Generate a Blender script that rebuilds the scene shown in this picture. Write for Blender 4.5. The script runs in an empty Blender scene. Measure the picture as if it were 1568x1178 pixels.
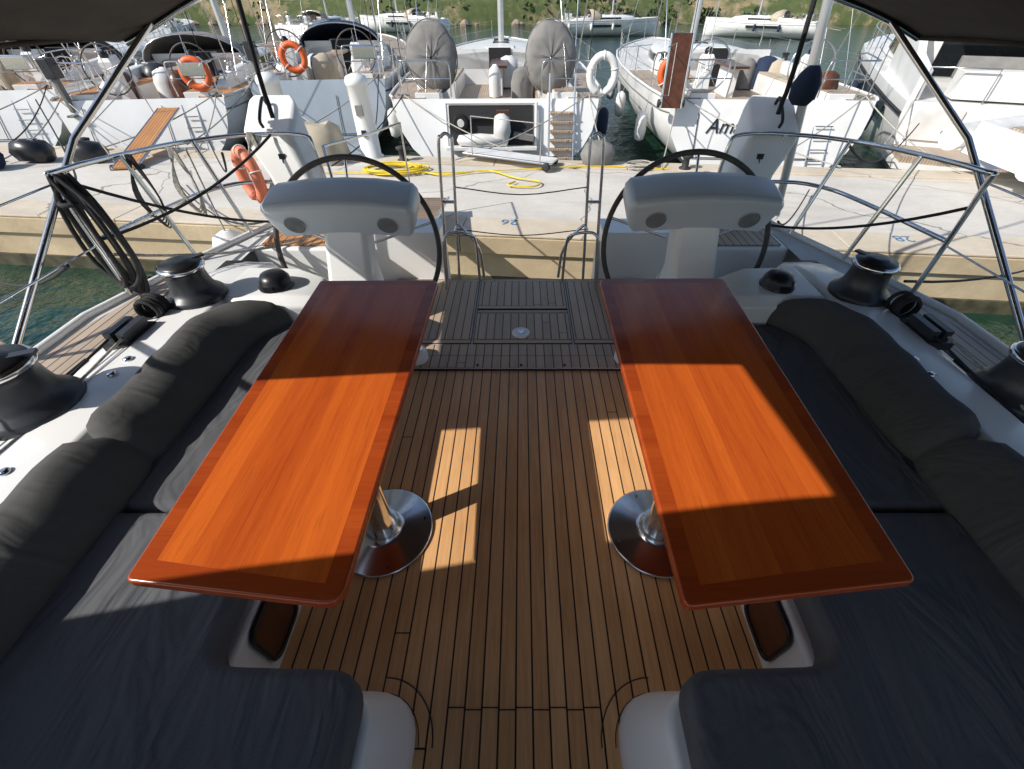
import bpy, bmesh, math, random
from mathutils import Vector, Matrix
from mathutils import noise as mn
from math import sin, cos, pi, radians
R=random.Random(7)
sc=bpy.context.scene
sc.view_settings.view_transform='Standard'; sc.view_settings.look='None'; sc.view_settings.exposure=0

# ---------------------------------------------------------------- materials
def newmat(n):
    m=bpy.data.materials.new(n); m.use_nodes=True
    nt=m.node_tree; b=nt.nodes['Principled BSDF']; return m,nt,b
def N(nt,t,**k):
    n=nt.nodes.new(t)
    for a,v in k.items(): setattr(n,a,v)
    return n
def math_(nt,op,a,b=None,clamp=False):
    n=N(nt,'ShaderNodeMath',operation=op); n.use_clamp=clamp
    for i,v in enumerate((a,b)):
        if v is None: continue
        if isinstance(v,(int,float)): n.inputs[i].default_value=v
        else: nt.links.new(v,n.inputs[i])
    return n.outputs[0]
def mix(nt,f,a,b,bt='MIX'):
    n=N(nt,'ShaderNodeMix',data_type='RGBA',blend_type=bt)
    for i,v in ((0,f),(6,a),(7,b)):
        if isinstance(v,(int,float)): n.inputs[i].default_value=v
        elif isinstance(v,tuple): n.inputs[i].default_value=(*v[:3],1)
        else: nt.links.new(v,n.inputs[i])
    return n.outputs[2]
def noise(nt,scale,detail=3,vec=None,sc3=None,rough=.55,dist=0):
    n=N(nt,'ShaderNodeTexNoise'); n.inputs['Scale'].default_value=scale; n.inputs['Detail'].default_value=detail; n.inputs['Roughness'].default_value=rough; n.inputs['Distortion'].default_value=dist
    tc=N(nt,'ShaderNodeTexCoord'); v=tc.outputs['Object'] if vec is None else vec
    if sc3:
        mp=N(nt,'ShaderNodeMapping'); mp.inputs['Scale'].default_value=sc3; nt.links.new(v,mp.inputs[0]); v=mp.outputs[0]
    nt.links.new(v,n.inputs['Vector']); return n.outputs['Fac']
def ramp(nt,f,lo,hi):
    n=N(nt,'ShaderNodeMapRange'); n.inputs[1].default_value=lo; n.inputs[2].default_value=hi; nt.links.new(f,n.inputs[0]); return n.outputs[0]
def bump(nt,b,h,st=.3,d=.01):
    n=N(nt,'ShaderNodeBump'); n.inputs['Strength'].default_value=st; n.inputs['Distance'].default_value=d
    nt.links.new(h,n.inputs['Height']); nt.links.new(n.outputs[0],b.inputs['Normal'])
def simple(n,c,rough=.5,metal=0,var=.12,vs=6,bmp=0,bs=60,dirt=None):
    m,nt,b=newmat(n)
    f=noise(nt,vs,2); f=ramp(nt,f,.3,.7)
    c2=dirt if dirt else tuple(x*(1-var*2) for x in c)
    nt.links.new(mix(nt,f,c2,c),b.inputs['Base Color'])
    b.inputs['Roughness'].default_value=rough; b.inputs['Metallic'].default_value=metal
    if bmp: bump(nt,b,noise(nt,bs,1),bmp,.005)
    return m
def teak(n,base,dark,sp=.055,caulk=.11,rough=.5,axis=0,caulkc=(.015,.014,.013),joint=9.,wear=.7):
    m,nt,b=newmat(n)
    tc=N(nt,'ShaderNodeTexCoord'); s=N(nt,'ShaderNodeSeparateXYZ'); nt.links.new(tc.outputs['Object'],s.inputs[0])
    X=s.outputs[axis]; Y=s.outputs[1-axis]
    u=math_(nt,'DIVIDE',X,sp); u=math_(nt,'ADD',u,100.37); fr=math_(nt,'FRACT',u); fl=math_(nt,'FLOOR',u)
    wn=N(nt,'ShaderNodeTexWhiteNoise',noise_dimensions='1D'); nt.links.new(fl,wn.inputs['W']); rnd=wn.outputs['Value']
    v=math_(nt,'ADD',math_(nt,'DIVIDE',Y,joint),math_(nt,'MULTIPLY',rnd,7.3)); vf=math_(nt,'FRACT',math_(nt,'ADD',v,50))
    cm=math_(nt,'MAXIMUM',math_(nt,'LESS_THAN',fr,caulk),math_(nt,'LESS_THAN',vf,.004/joint*1.2))
    st=(70,4,4) if axis==0 else (4,70,4)
    g=noise(nt,1,3,sc3=st,rough=.7); g2=noise(nt,2.2,3)
    f=math_(nt,'ADD',math_(nt,'MULTIPLY',rnd,.5),math_(nt,'MULTIPLY',ramp(nt,g,.3,.7),.5)); f=math_(nt,'ADD',f,math_(nt,'MULTIPLY',math_(nt,'SUBTRACT',g2,.5),wear*1.5),True)
    col=mix(nt,f,dark,base); col=mix(nt,cm,col,caulkc)
    nt.links.new(col,b.inputs['Base Color'])
    nt.links.new(math_(nt,'ADD',math_(nt,'MULTIPLY',g2,.3),rough-.15),b.inputs['Roughness'])
    h=math_(nt,'SUBTRACT',math_(nt,'MULTIPLY',g,.25),cm); bump(nt,b,h,.5,.003)
    return m
M={}
M['white']=simple('gelcoat_white',(.88,.88,.86),.25,0,.05,1.7,dirt=(.80,.79,.76))
M['offwhite']=simple('gelcoat_weathered',(.80,.80,.78),.4,0,.06,3,dirt=(.66,.64,.60))
M['greygel']=simple('gelcoat_grey',(.60,.65,.70),.3,0,.05,3)
M['grille']=simple('speaker_grille',(.42,.44,.46),.5,0,.1,30)
M['antislip']=simple('antislip_deck',(.66,.66,.64),.75,0,.08,5,.4,350)
M['steel']=simple('stainless_steel',(.72,.72,.72),.14,1,.05,20)
M['brushed']=simple('brushed_steel',(.70,.70,.70),.18,1,.08,14)
M['black']=simple('black_plastic',(.018,.018,.02),.35,0,.2,9)
M['winchblack']=simple('anodised_winch',(.055,.058,.065),.38,.2,.2,9)
M['rubber']=simple('rubber_dark',(.03,.03,.032),.7,0,.2,9)
M['leather']=simple('stitched_leather',(.085,.07,.06),.55,0,.2,20,.3,200)
M['darkglass']=simple('smoked_glass',(.012,.015,.018),.06,0,.1,3)
M['dark']=simple('painted_recess_shade',(.02,.02,.022),.8)  # flat dark colour standing in for the shade inside openings
M['navy']=simple('navy_canvas',(.02,.035,.08),.85,0,.2,5,.3,200)
M['canvasgrey']=simple('grey_canvas',(.25,.24,.225),.9,0,.14,4,.4,120)
M['canvasbeige']=simple('beige_canvas',(.50,.43,.32),.9,0,.1,4,.4,120)
M['bimini']=simple('bimini_canvas',(.060,.045,.037),.92,0,.15,5,.4,250)
M['orange']=simple('orange_buoy',(.85,.15,.03),.5,0,.1,8)
M['coral']=simple('coral_buoy',(.85,.26,.15),.55,0,.1,8)
M['yellow']=simple('yellow_hose',(.80,.58,.03),.45,0,.1,8)
M['ropewhite']=simple('rope_white',(.55,.52,.46),.9,0,.25,60)
M['ropeblack']=simple('rope_black',(.03,.03,.033),.85,0,.3,60)
M['ropeblue']=simple('rope_blue',(.03,.08,.22),.85,0,.3,60)
M['rustwood']=simple('varnished_wood',(.13,.045,.02),.3,0,.25,8)
M['mastalu']=simple('mast_aluminium',(.62,.63,.64),.35,.6,.05,5)
M['teak']=teak('teak_floor',(.86,.49,.22),(.54,.27,.105),rough=.42)
M['teakaft']=teak('teak_weathered',(.60,.45,.32),(.40,.29,.20))
M['teakx']=teak('teak_crosswise',(.60,.45,.32),(.40,.29,.20),axis=1)
M['teakgrey']=teak('teak_silvered',(.52,.41,.31),(.36,.28,.20))
M['teakwarm']=teak('teak_oiled',(.64,.31,.11),(.44,.19,.06))
M['tealboards']=teak('gangway_boards',(.33,.22,.14),(.20,.13,.08),sp=.10,axis=1)
def fabric(n,c,wr=.5,d=.03,s3=(7,2.5,5)):
    m,nt,b=newmat(n)
    a=noise(nt,2.0,3); f=noise(nt,420,1)
    col=mix(nt,ramp(nt,a,.3,.7),tuple(x*.8 for x in c),c); col=mix(nt,math_(nt,'MULTIPLY',f,.35),col,tuple(x*1.5 for x in c))
    nt.links.new(col,b.inputs['Base Color']); b.inputs['Roughness'].default_value=1; b.inputs['Specular IOR Level'].default_value=.15
    w=noise(nt,1,3,sc3=s3,dist=.8); h=math_(nt,'ADD',w,math_(nt,'MULTIPLY',f,.03)); bump(nt,b,h,wr,d)
    return m
M['cushion']=fabric('seat_fabric',(.115,.118,.125),.75,.07,(6,2.2,5))
M['back']=fabric('backrest_fabric',(.095,.094,.09),.6,.04,(3,6,4))
def tablewood(n,axis,c1,c2,c3):
    m,nt,b=newmat(n)
    tc=N(nt,'ShaderNodeTexCoord'); s=N(nt,'ShaderNodeSeparateXYZ'); nt.links.new(tc.outputs['Object'],s.inputs[0])
    u=math_(nt,'ADD',math_(nt,'DIVIDE',s.outputs[axis],.058),40.2); fl=math_(nt,'FLOOR',u)
    wn=N(nt,'ShaderNodeTexWhiteNoise',noise_dimensions='1D'); nt.links.new(fl,wn.inputs['W'])
    st=(85,3,2) if axis==0 else (3,85,2)
    g=noise(nt,1,5,sc3=st,rough=.8,dist=.3); g2=noise(nt,1,2,sc3=tuple(x*.2 for x in st))
    f=math_(nt,'ADD',math_(nt,'MULTIPLY',ramp(nt,g,.35,.65),.5),math_(nt,'MULTIPLY',wn.outputs['Value'],.55)); f=math_(nt,'ADD',f,math_(nt,'MULTIPLY',math_(nt,'SUBTRACT',g2,.5),1.0),True)
    col=mix(nt,f,c2,c1)
    streak=ramp(nt,g,.55,.68); col=mix(nt,math_(nt,'MULTIPLY',streak,.5),col,c3)
    nt.links.new(col,b.inputs['Base Color'])
    r=noise(nt,6,3); nt.links.new(math_(nt,'ADD',math_(nt,'MULTIPLY',r,.28),.05),b.inputs['Roughness'])
    return m
M['table']=tablewood('varnished_mahogany',0,(.70,.150,.020),(.40,.060,.011),(.17,.025,.007))
M['tableedge']=tablewood('varnished_mahogany_border',1,(.46,.082,.014),(.29,.040,.009),(.15,.024,.007))
def concrete(n,c,d,crack=True):
    m,nt,b=newmat(n)
    a=ramp(nt,noise(nt,.55,5,rough=.7),.35,.68); f=noise(nt,18,3,rough=.7); st=ramp(nt,noise(nt,1.0,4,sc3=(.35,2.2,1),rough=.65),.50,.75)
    col=mix(nt,a,d,c); col=mix(nt,math_(nt,'MULTIPLY',ramp(nt,f,.45,.75),.3),col,tuple(x*.6 for x in c)); col=mix(nt,math_(nt,'MULTIPLY',st,.35),col,tuple(x*.5 for x in d))
    if crack:
        tc=N(nt,'ShaderNodeTexCoord'); nz=N(nt,'ShaderNodeTexNoise'); nz.inputs['Scale'].default_value=1.2; nz.inputs['Detail'].default_value=4; nt.links.new(tc.outputs['Object'],nz.inputs['Vector'])
        mx=N(nt,'ShaderNodeMix',data_type='VECTOR'); mx.inputs[0].default_value=.35; nt.links.new(tc.outputs['Object'],mx.inputs[4]); nt.links.new(nz.outputs['Color'],mx.inputs[5])
        vo=N(nt,'ShaderNodeTexVoronoi',feature='DISTANCE_TO_EDGE'); vo.inputs['Scale'].default_value=.33; nt.links.new(mx.outputs[1],vo.inputs['Vector'])
        ck=math_(nt,'LESS_THAN',vo.outputs['Distance'],.0022); col=mix(nt,math_(nt,'MULTIPLY',ck,.6),col,(.10,.08,.06))
    nt.links.new(col,b.inputs['Base Color']); b.inputs['Roughness'].default_value=.9; bump(nt,b,f,.35,.01)
    return m
M['concrete']=concrete('quay_concrete',(.70,.66,.59),(.54,.50,.44))
M['kerb']=concrete('quay_edge_concrete',(.70,.62,.50),(.54,.45,.33),True)
M['quayface']=concrete('quay_face_concrete',(.68,.54,.35),(.42,.32,.19),False)
M['algae']=simple('algae_band',(.10,.09,.045),.8,0,.35,5,.5,30)
m,nt,b=newmat('harbour_water')
w1=noise(nt,1.8,3); w2=noise(nt,9,2); a=ramp(nt,noise(nt,.7,3),.3,.7)
nt.links.new(mix(nt,a,(.006,.028,.018),(.015,.055,.032)),b.inputs['Base Color']); b.inputs['Roughness'].default_value=.05
bump(nt,b,math_(nt,'ADD',w1,math_(nt,'MULTIPLY',w2,.25)),.7,.14); M['water']=m
m,nt,b=newmat('hillside_scrub')
a=ramp(nt,noise(nt,.16,5,rough=.75),.50,.62); c=ramp(nt,noise(nt,1.1,3),.35,.65)
col=mix(nt,a,(.06,.085,.028),(.36,.26,.16)); col=mix(nt,math_(nt,'MULTIPLY',c,.4),col,(.16,.17,.06)); nt.links.new(col,b.inputs['Base Color']); b.inputs['Roughness'].default_value=1; M['hill']=m
M['leafA']=simple('foliage_dark',(.035,.07,.018),.8,0,.3,.5)
M['leafB']=simple('foliage_light',(.09,.14,.035),.8,0,.3,.5)
M['rock']=simple('shore_rock',(.42,.32,.24),.95,0,.3,1)
M['paintblue']=simple('blue_marking',(.12,.28,.50),.8,0,.3,30)
M['lettering']=simple('dark_lettering',(.02,.02,.025),.5)
M['hullblue']=simple('gelcoat_blue_grey',(.40,.45,.50),.25,0,.06,2)

# ---------------------------------------------------------------- geometry
def cr(pts,n=6,closed=False):
    P=[Vector(p) for p in pts]; out=[]; L=len(P)
    rng=L if closed else L-1
    for i in range(rng):
        p0=P[(i-1)%L] if (closed or i>0) else P[0]*2-P[1]; p1=P[i]; p2=P[(i+1)%L]
        p3=P[(i+2)%L] if (closed or i+2<L) else P[-1]*2-P[-2]
        for k in range(n):
            t=k/n; out.append(.5*((2*p1)+(p2-p0)*t+(2*p0-5*p1+4*p2-p3)*t*t+(3*p1-p0-3*p2+p3)*t**3))
    if not closed: out.append(P[-1])
    return out
class MB:
    def __init__(s): s.v=[]; s.f=[]; s.m=[]; s.sm=[]; s.mats=[]
    def mi(s,k):
        if k not in s.mats: s.mats.append(k)
        return s.mats.index(k)
    def add(s,vs,fs,mat,smooth=False):
        o=len(s.v); s.v+= [Vector(v) for v in vs]; i=s.mi(mat)
        for f in fs: s.f.append(tuple(o+k for k in f)); s.m.append(i); s.sm.append(smooth)
    def box(s,c,d,mat,rz=0,rx=0,ry=0,top=1):
        Mx=Matrix.Translation(c)@Matrix.Rotation(rz,4,'Z')@Matrix.Rotation(rx,4,'X')@Matrix.Rotation(ry,4,'Y')
        vs=[]
        for z in(-.5,.5):
            k=1 if z<0 else top
            for x,y in((-.5,-.5),(.5,-.5),(.5,.5),(-.5,.5)): vs.append(Mx@Vector((x*d[0]*k,y*d[1]*k,z*d[2])))
        s.add(vs,[(3,2,1,0),(4,5,6,7),(0,1,5,4),(1,2,6,5),(2,3,7,6),(3,0,4,7)],mat)
    def tube(s,pts,r,mat,n=8,closed=False,smooth=0,taper=None):
        P=cr(pts,smooth,closed) if smooth else [Vector(p) for p in pts]
        L=len(P); vs=[]; up=None
        for i in range(L):
            a=P[(i-1)%L] if (closed or i>0) else P[i]; c=P[(i+1)%L] if (closed or i<L-1) else P[i]
            t=(c-a); t=t.normalized() if t.length>1e-9 else Vector((0,0,1))
            if up is None: up=t.orthogonal().normalized()
            up=(up-t*up.dot(t)); up=up.normalized() if up.length>1e-6 else t.orthogonal().normalized()
            w=t.cross(up); rr=r if taper is None else r+(taper-r)*i/(L-1)
            for k in range(n):
                q=2*pi*k/n; vs.append(P[i]+(up*cos(q)+w*sin(q))*rr)
        fs=[]
        for i in range(L if closed else L-1):
            j=(i+1)%L
            for k in range(n): fs.append((i*n+k,i*n+(k+1)%n,j*n+(k+1)%n,j*n+k))
        s.add(vs,fs,mat,True)
        if not closed: s.add(vs[:n],[tuple(range(n))[::-1]],mat); s.add(vs[-n:],[tuple(range(n))],mat)
    def lathe(s,prof,c,mat,n=28,rot=None,flat=False):
        T=Matrix.Translation(c)@(rot if rot else Matrix.Identity(4)); vs=[]
        for r,z in prof:
            for k in range(n): q=2*pi*k/n; vs.append(T@Vector((r*cos(q),r*sin(q),z)))
        fs=[(i*n+k,i*n+(k+1)%n,(i+1)*n+(k+1)%n,(i+1)*n+k) for i in range(len(prof)-1) for k in range(n)]
        s.add(vs,fs,mat,not flat)
        s.add(vs[-n:],[tuple(range(n))],mat); s.add(vs[:n],[tuple(range(n))[::-1]],mat)
    def loft(s,secs,mat,closed=True,caps=True,smooth=True):
        n=len(secs[0]); vs=[p for q in secs for p in q]; fs=[]
        for i in range(len(secs)-1):
            for k in range(n if closed else n-1): fs.append((i*n+k,i*n+(k+1)%n,(i+1)*n+(k+1)%n,(i+1)*n+k))
        s.add(vs,fs,mat,smooth)
        if caps: s.add(secs[0],[tuple(range(n))[::-1]],mat); s.add(secs[-1],[tuple(range(n))],mat)
    def prism(s,o,z0,z1,mat,side=None):
        n=len(o); vs=[(x,y,z0) for x,y in o]+[(x,y,z1) for x,y in o]
        s.add(vs,[tuple(range(n,2*n)),tuple(range(n))[::-1]],mat); s.add(vs,[(k,(k+1)%n,n+(k+1)%n,n+k) for k in range(n)],side or mat)
    def ring(s,c,R_,r,mat,rot=None,n=48,m=8,a0=0,a1=2*pi):
        T=Matrix.Translation(c)@(rot if rot else Matrix.Identity(4)); cl=abs(a1-a0-2*pi)<1e-6
        k=n if cl else n+1
        s.tube([T@Vector((R_*cos(a0+(a1-a0)*i/n),R_*sin(a0+(a1-a0)*i/n),0)) for i in range(k)],r,mat,m,cl)
    def done(s,name,parent=None,bevel=0,seg=3,loc=None,rz=0,solid=0):
        me=bpy.data.meshes.new(name); me.from_pydata([tuple(v) for v in s.v],[],s.f)
        for k in s.mats: me.materials.append(M[k])
        me.polygons.foreach_set('material_index',s.m); me.polygons.foreach_set('use_smooth',s.sm); me.update()
        bm=bmesh.new(); bm.from_mesh(me)
        if bevel: bmesh.ops.remove_doubles(bm,verts=bm.verts,dist=1e-5)
        bmesh.ops.recalc_face_normals(bm,faces=bm.faces); bm.to_mesh(me); bm.free()
        o=bpy.data.objects.new(name,me); sc.collection.objects.link(o)
        if parent: o.parent=parent
        if loc: o.location=loc
        o.rotation_euler=(0,0,rz)
        if solid: d=o.modifiers.new('s','SOLIDIFY'); d.thickness=solid
        if bevel:
            d=o.modifiers.new('b','BEVEL'); d.width=bevel; d.segments=seg; d.limit_method='ANGLE'; d.angle_limit=radians(40)
            for p in me.polygons: p.use_smooth=True
            w=o.modifiers.new('w','WEIGHTED_NORMAL'); w.keep_sharp=True
        return o
def empty(n,loc=(0,0,0),rz=0,parent=None):
    o=bpy.data.objects.new(n,None); sc.collection.objects.link(o); o.location=loc; o.rotation_euler=(0,0,rz); o.parent=parent; return o
def rounded(c,rs,n=6):
    out=[]; L=len(c)
    if isinstance(rs,(int,float)): rs=[rs]*L
    for i in range(L):
        p=Vector(c[i]); a=(Vector(c[i-1])-p).normalized(); b=(Vector(c[(i+1)%L])-p).normalized(); r=rs[i]
        if r<=0: out.append(tuple(p)); continue
        half=a.angle(b)/2; d=r/math.tan(half); A=p+a*d; B=p+b*d
        for k in range(n+1):
            t=k/n; q=A*(1-t)**2+p*2*t*(1-t)+B*t*t; out.append((q.x,q.y))
    return out
def RX(a): return Matrix.Rotation(a,4,'X')
def RY(a): return Matrix.Rotation(a,4,'Y')
rng=lambda a,c,n:[a+(c-a)*i/n for i in range(n+1)]

# ---------------------------------------------------------------- our yacht: structure
WZ=-1.3
yacht=empty('sailing_yacht')
b=MB()
for s in(-1,1):
    ex=[(-2.6,2.42),(2.0,2.42),(2.7,2.2),(3.15,2.02),(3.42,1.92)]
    b.loft([[(s*w,y,.38),(s*(w+.02),y,-.1),(s*(w-.15),y,-.9),(s*(w-.5),y,-1.5)] for y,w in ex],'white',closed=False,caps=False)
    b.tube([(s*w,y,.40) for y,w in ex],.022,'white',8)
b.prism([(-1.9,3.42),(-.62,3.42),(-.62,3.14),(-1.9,3.14)],-1.4,.398,'white')
b.prism([(1.9,3.42),(.62,3.42),(.62,3.14),(1.9,3.14)],-1.4,.398,'white')
b.done('hull',yacht)
b=MB()
for s in(-1,1):
    b.loft([[(s*2.0,y,.39),(s*w,y,.385)] for y,w in ((-2.6,2.41),(2.0,2.41),(2.7,2.19))],'antislip',closed=False,caps=False,smooth=False)
    b.loft([[(s*1.9,y,.39),(s*w,y,.385)] for y,w in ((2.7,2.19),(3.15,2.01),(3.42,1.91))],'antislip',closed=False,caps=False,smooth=False)
    b.loft([[(s*2.13,y,.397),(s*w,y,.392)] for y,w in ((-2.6,2.36),(1.9,2.36),(2.4,2.24))],'teakgrey',closed=False,caps=False,smooth=False)
b.done('side_deck',yacht)
CZ=.53
b=MB()
for s in(-1,1):
    xi=1.57 if s<0 else 1.66
    def sec(y,xi,zt,xo=2.03): return [(s*xi,y,.2),(s*xi,y,zt-.03),(s*(xi+.03),y,zt),(s*(xi+.2),y,zt+.005),(s*(xo-.1),y,zt-.03),(s*(xo-.02),y,zt-.07),(s*(xo+.05),y,.36),(s*(xo+.05),y,.2)]
    b.loft([sec(-2.6,xi,CZ),sec(0,xi,CZ),sec(1.9,xi,CZ),sec(2.25,xi,CZ-.01),sec(2.45,xi+.02,.48,2.0),sec(2.65,xi+.06,.40,1.98)],'white')
    b.loft([[(s*x,y,.03),(s*x,y,z-.05),(s*x,y+.05,z),(s*x,y2-.05,z),(s*x,y2,z-.08),(s*x,y2,.03)] for x,y,y2,z in ((1.06,2.02,2.18,.46),(1.12,1.97,2.26,.52),(1.3,1.94,2.34,.54),(1.62,1.94,2.38,.528))],'white')
b.done('coaming',yacht,.012)
b=MB()
for s in(-1,1):
    fi=.83
    b.prism([(s*fi,-2.6),(s*fi,1.97),(s*1.6,1.97),(s*1.6,-2.6)] if s>0 else [(s*1.6,-2.6),(s*1.6,1.97),(s*fi,1.97),(s*fi,-2.6)],-.02,.285,'white')
for s,xa,xb in((-1,.40,.325),(1,.385,.30)):
    top=rounded([(s*1.0,.30),(s*xa,.30),(s*xa,-1.4),(s*1.0,-1.4)],[0,.10,0,0]); bot=rounded([(s*1.0,.345),(s*xb,.345),(s*xb,-1.4),(s*1.0,-1.4)],[0,.13,0,0])
    b.loft([[(x,y,-.01) for x,y in bot],[(x,y,.05) for x,y in bot],[(x*.9+X*.1,y*.9+Y*.1,.09) for (x,y),(X,Y) in zip(bot,top)],[(x,y,.29) for x,y in top]],'white')
b.done('bench_base',yacht,.02)
b=MB()
for s in(-1,1):
    o=rounded([(.43,.045),(.61,.045),(.61,.27),(.43,.27)],.05)
    b.loft([[(s*x,y,z) for y,z in o] for x in(.845,.822)],'rustwood',smooth=False); b.tube([(s*.82,y,z) for y,z in o],.008,'black',6,True)
b.done('hand_hold_shade_panel',yacht)  # raised brown panel; its dark colour stands for the shade of a recess
b=MB(); b.prism([(-.86,-1.5),(.86,-1.5),(.86,2.0),(-.86,2.0)],-.08,0,'teak'); b.done('cockpit_floor')
b=MB()
b.prism([(-1.9,2.004),(1.9,2.004),(1.9,3.14),(-1.9,3.14)],-.12,.014,'white','rubber')
b.prism([(-1.0,2.012),(1.0,2.012),(1.0,2.125),(-1.0,2.125)],.0145,.020,'teakaft')
b.prism([(-1.0,2.13),(1.0,2.13),(1.0,2.245),(-1.0,2.245)],.0145,.020,'teakaft')
def panel(x0,x1,y0,y1,mg=.045):
    b.prism([(x0,y0),(x1,y0),(x1,y1),(x0,y1)],.0145,.0195,'rubber')
    g=.005
    b.prism([(x0+g,y0+g),(x1-g,y0+g),(x1-g,y0+mg),(x0+g,y0+mg)],.0196,.0225,'teakx')
    b.prism([(x0+g,y1-mg),(x1-g,y1-mg),(x1-g,y1-g),(x0+g,y1-g)],.0196,.0225,'teakx')
    b.prism([(x0+g,y0+mg+.004),(x1-g,y0+mg+.004),(x1-g,y1-mg-.004),(x0+g,y1-mg-.004)],.0196,.0225,'teakaft')
panel(-.32,.34,2.255,2.66); panel(-.32,.34,2.67,3.13); panel(-1.0,-.33,2.255,3.13); panel(.35,1.0,2.255,3.13)
b.lathe([(.062,0),(.062,.006),(.052,.009)],(.0,2.37,.0225),'white',24)
b.lathe([(.02,0),(.02,.004)],(.0,2.37,.0315),'steel',16)
for x in(-.27,.0,.27): b.lathe([(.009,0),(.009,.004)],(x,2.03,.021),'rubber',10)
for s in(-1,1): b.lathe([(.075,0),(.07,.05),(.05,.075),(.02,.08)],(s*.66,2.1,.02),'white',20)
b.done('aft_deck')
for s in(-1,1):
    E=empty('helm_seat')
    b=MB(); b.box((s*1.58,3.13,.19),(.66,.5,.40),'white'); b.done('base',E,.02)
    b=MB(); b.prism([(s*1.3,2.92),(s*1.86,2.92),(s*1.86,3.35),(s*1.3,3.35)],.394,.402,'teakwarm' if s<0 else 'teakgrey'); b.done('teak_pad',E)
b=MB()
for s,xb in((-1,.325),(1,.30)):
    cx,cy=s*(xb+.13),.345-.13
    for r0,r1,mt in((.138,.141,'rubber'),(.141,.18,'teak'),(.18,.184,'rubber')):
        a=[(cx-s*r0*cos(q),cy+r0*sin(q)) for q in [i*pi/2/14 for i in range(15)]]
        c=[(cx-s*r1*cos(q),cy+r1*sin(q)) for q in [i*pi/2/14 for i in range(15)]]
        b.prism(a+c[::-1],.001,.0035,mt)
for i in range(-4,5,1):
    x=(i-.37)*.055+.006; b.box((x+.0245,.31+(.0 if i%2 else .006),.0008),(.049,.0035,.0016),'rubber')
b.done('margin_board',yacht)

# ---------------------------------------------------------------- cushions
def cushion(outline,z0,z1,mat,rad=.035,rnd=.05):
    E=MB(); E.prism(rounded(outline,rnd),z0,z1,mat); return E.done('seat_cushion',None,rad,5)
for s in(-1,1):
    xo=1.42 if s<0 else 1.51
    c=lambda *p:[(s*x,y) for x,y in (p if s>0 else p[::-1])]
    cushion(c((.86,.80),(xo,.80),(xo,1.93),(.86,1.93)),.287,.40,'cushion')
    cushion(c((.40,-.9),(xo,-.9),(xo,.79),(.86,.79),(.84,.335),(.415,.325)),.293,.405,'cushion',.04,[.0,.0,.04,.04,.09,.09] if s>0 else [.09,.09,.04,.04,0,0])
def backrest(s,x0,y0,y1,endin=0):
    b=MB(); secs=[]; n=34
    prof=[(0,-.01),(.0,.04),(.022,.09),(.060,.138),(.112,.176),(.16,.188),(.205,.180),(.235,.15),(.24,.11),(.225,.06),(.2,0)]
    for i in range(n+1):
        t=i/n; y=y0+(y1-y0)*t; e=min(t,1-t)*(y1-y0); k=1-max(0,(1-e/.08))**2*.40
        w=.008*sin(y*9)+.005*sin(y*23+1)+.003*sin(y*41)
        ci=endin*max(0,(t-.72)/.28)**2*.16
        secs.append([(s*(x0-ci+.06+(px-.06)*k+(w if j in(2,3,4) else 0)),y,.39+pz*(k*.5+.5)+(w*.6 if 4<=j<=6 else 0)) for j,(px,pz) in enumerate(prof)])
    b.loft(secs,'back')
    b.done('backrest_cushion')
backrest(-1,1.375,1.0,1.93,1); backrest(-1,1.375,-.9,1.0)
backrest(1,1.465,1.0,1.95,1); backrest(1,1.465,-.9,1.0)

# ---------------------------------------------------------------- tables
def table(pts,base,s):
    t=empty('cockpit_table')
    o=rounded(pts,[.02,.02,.045,.045])
    b=MB(); b.prism(o,.648,.68,'tableedge'); b.done('top',t,.008,3)
    P=[Vector(p) for p in pts]; c=sum(P,Vector((0,0)))/4; ins=[]
    for p in P: d=p-c; ins.append((c.x+d.x-math.copysign(.05,d.x),c.y+d.y-math.copysign(.05,d.y)))
    b=MB(); b.prism(ins,.6795,.6804,'table'); b.done('inlay',t)
    b=MB(); bx,by=base
    b.lathe([(.205,.002),(.205,.010),(.198,.014),(.09,.018),(.072,.03),(.066,.05)],(bx,by,0),'brushed',48)
    b.lathe([(.066,.05),(.062,.11),(.05,.14),(.045,.63),(.045,.648)],(bx,by,0),'steel',32)
    b.lathe([(.13,.632),(.13,.647)],(bx,by,0),'brushed',32)
    for k in range(4): q=k*pi/2+.3; b.lathe([(.006,.014),(.006,.018)],(bx+.175*cos(q),by+.175*sin(q),0),'rubber',10)
    b.done('pedestal',t)
    b=MB(); b.box((c.x,c.y,.63),(.40,1.2,.03),'tableedge'); b.done('frame',t,.004)
table([(-.412,.376),(-.405,1.895),(-.986,1.886),(-.944,.433)][::-1],(-.588,.935),-1)
table([(.372,.373),(.941,.432),(1.003,1.914),(.384,1.903)],(.579,.932),1)

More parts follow.
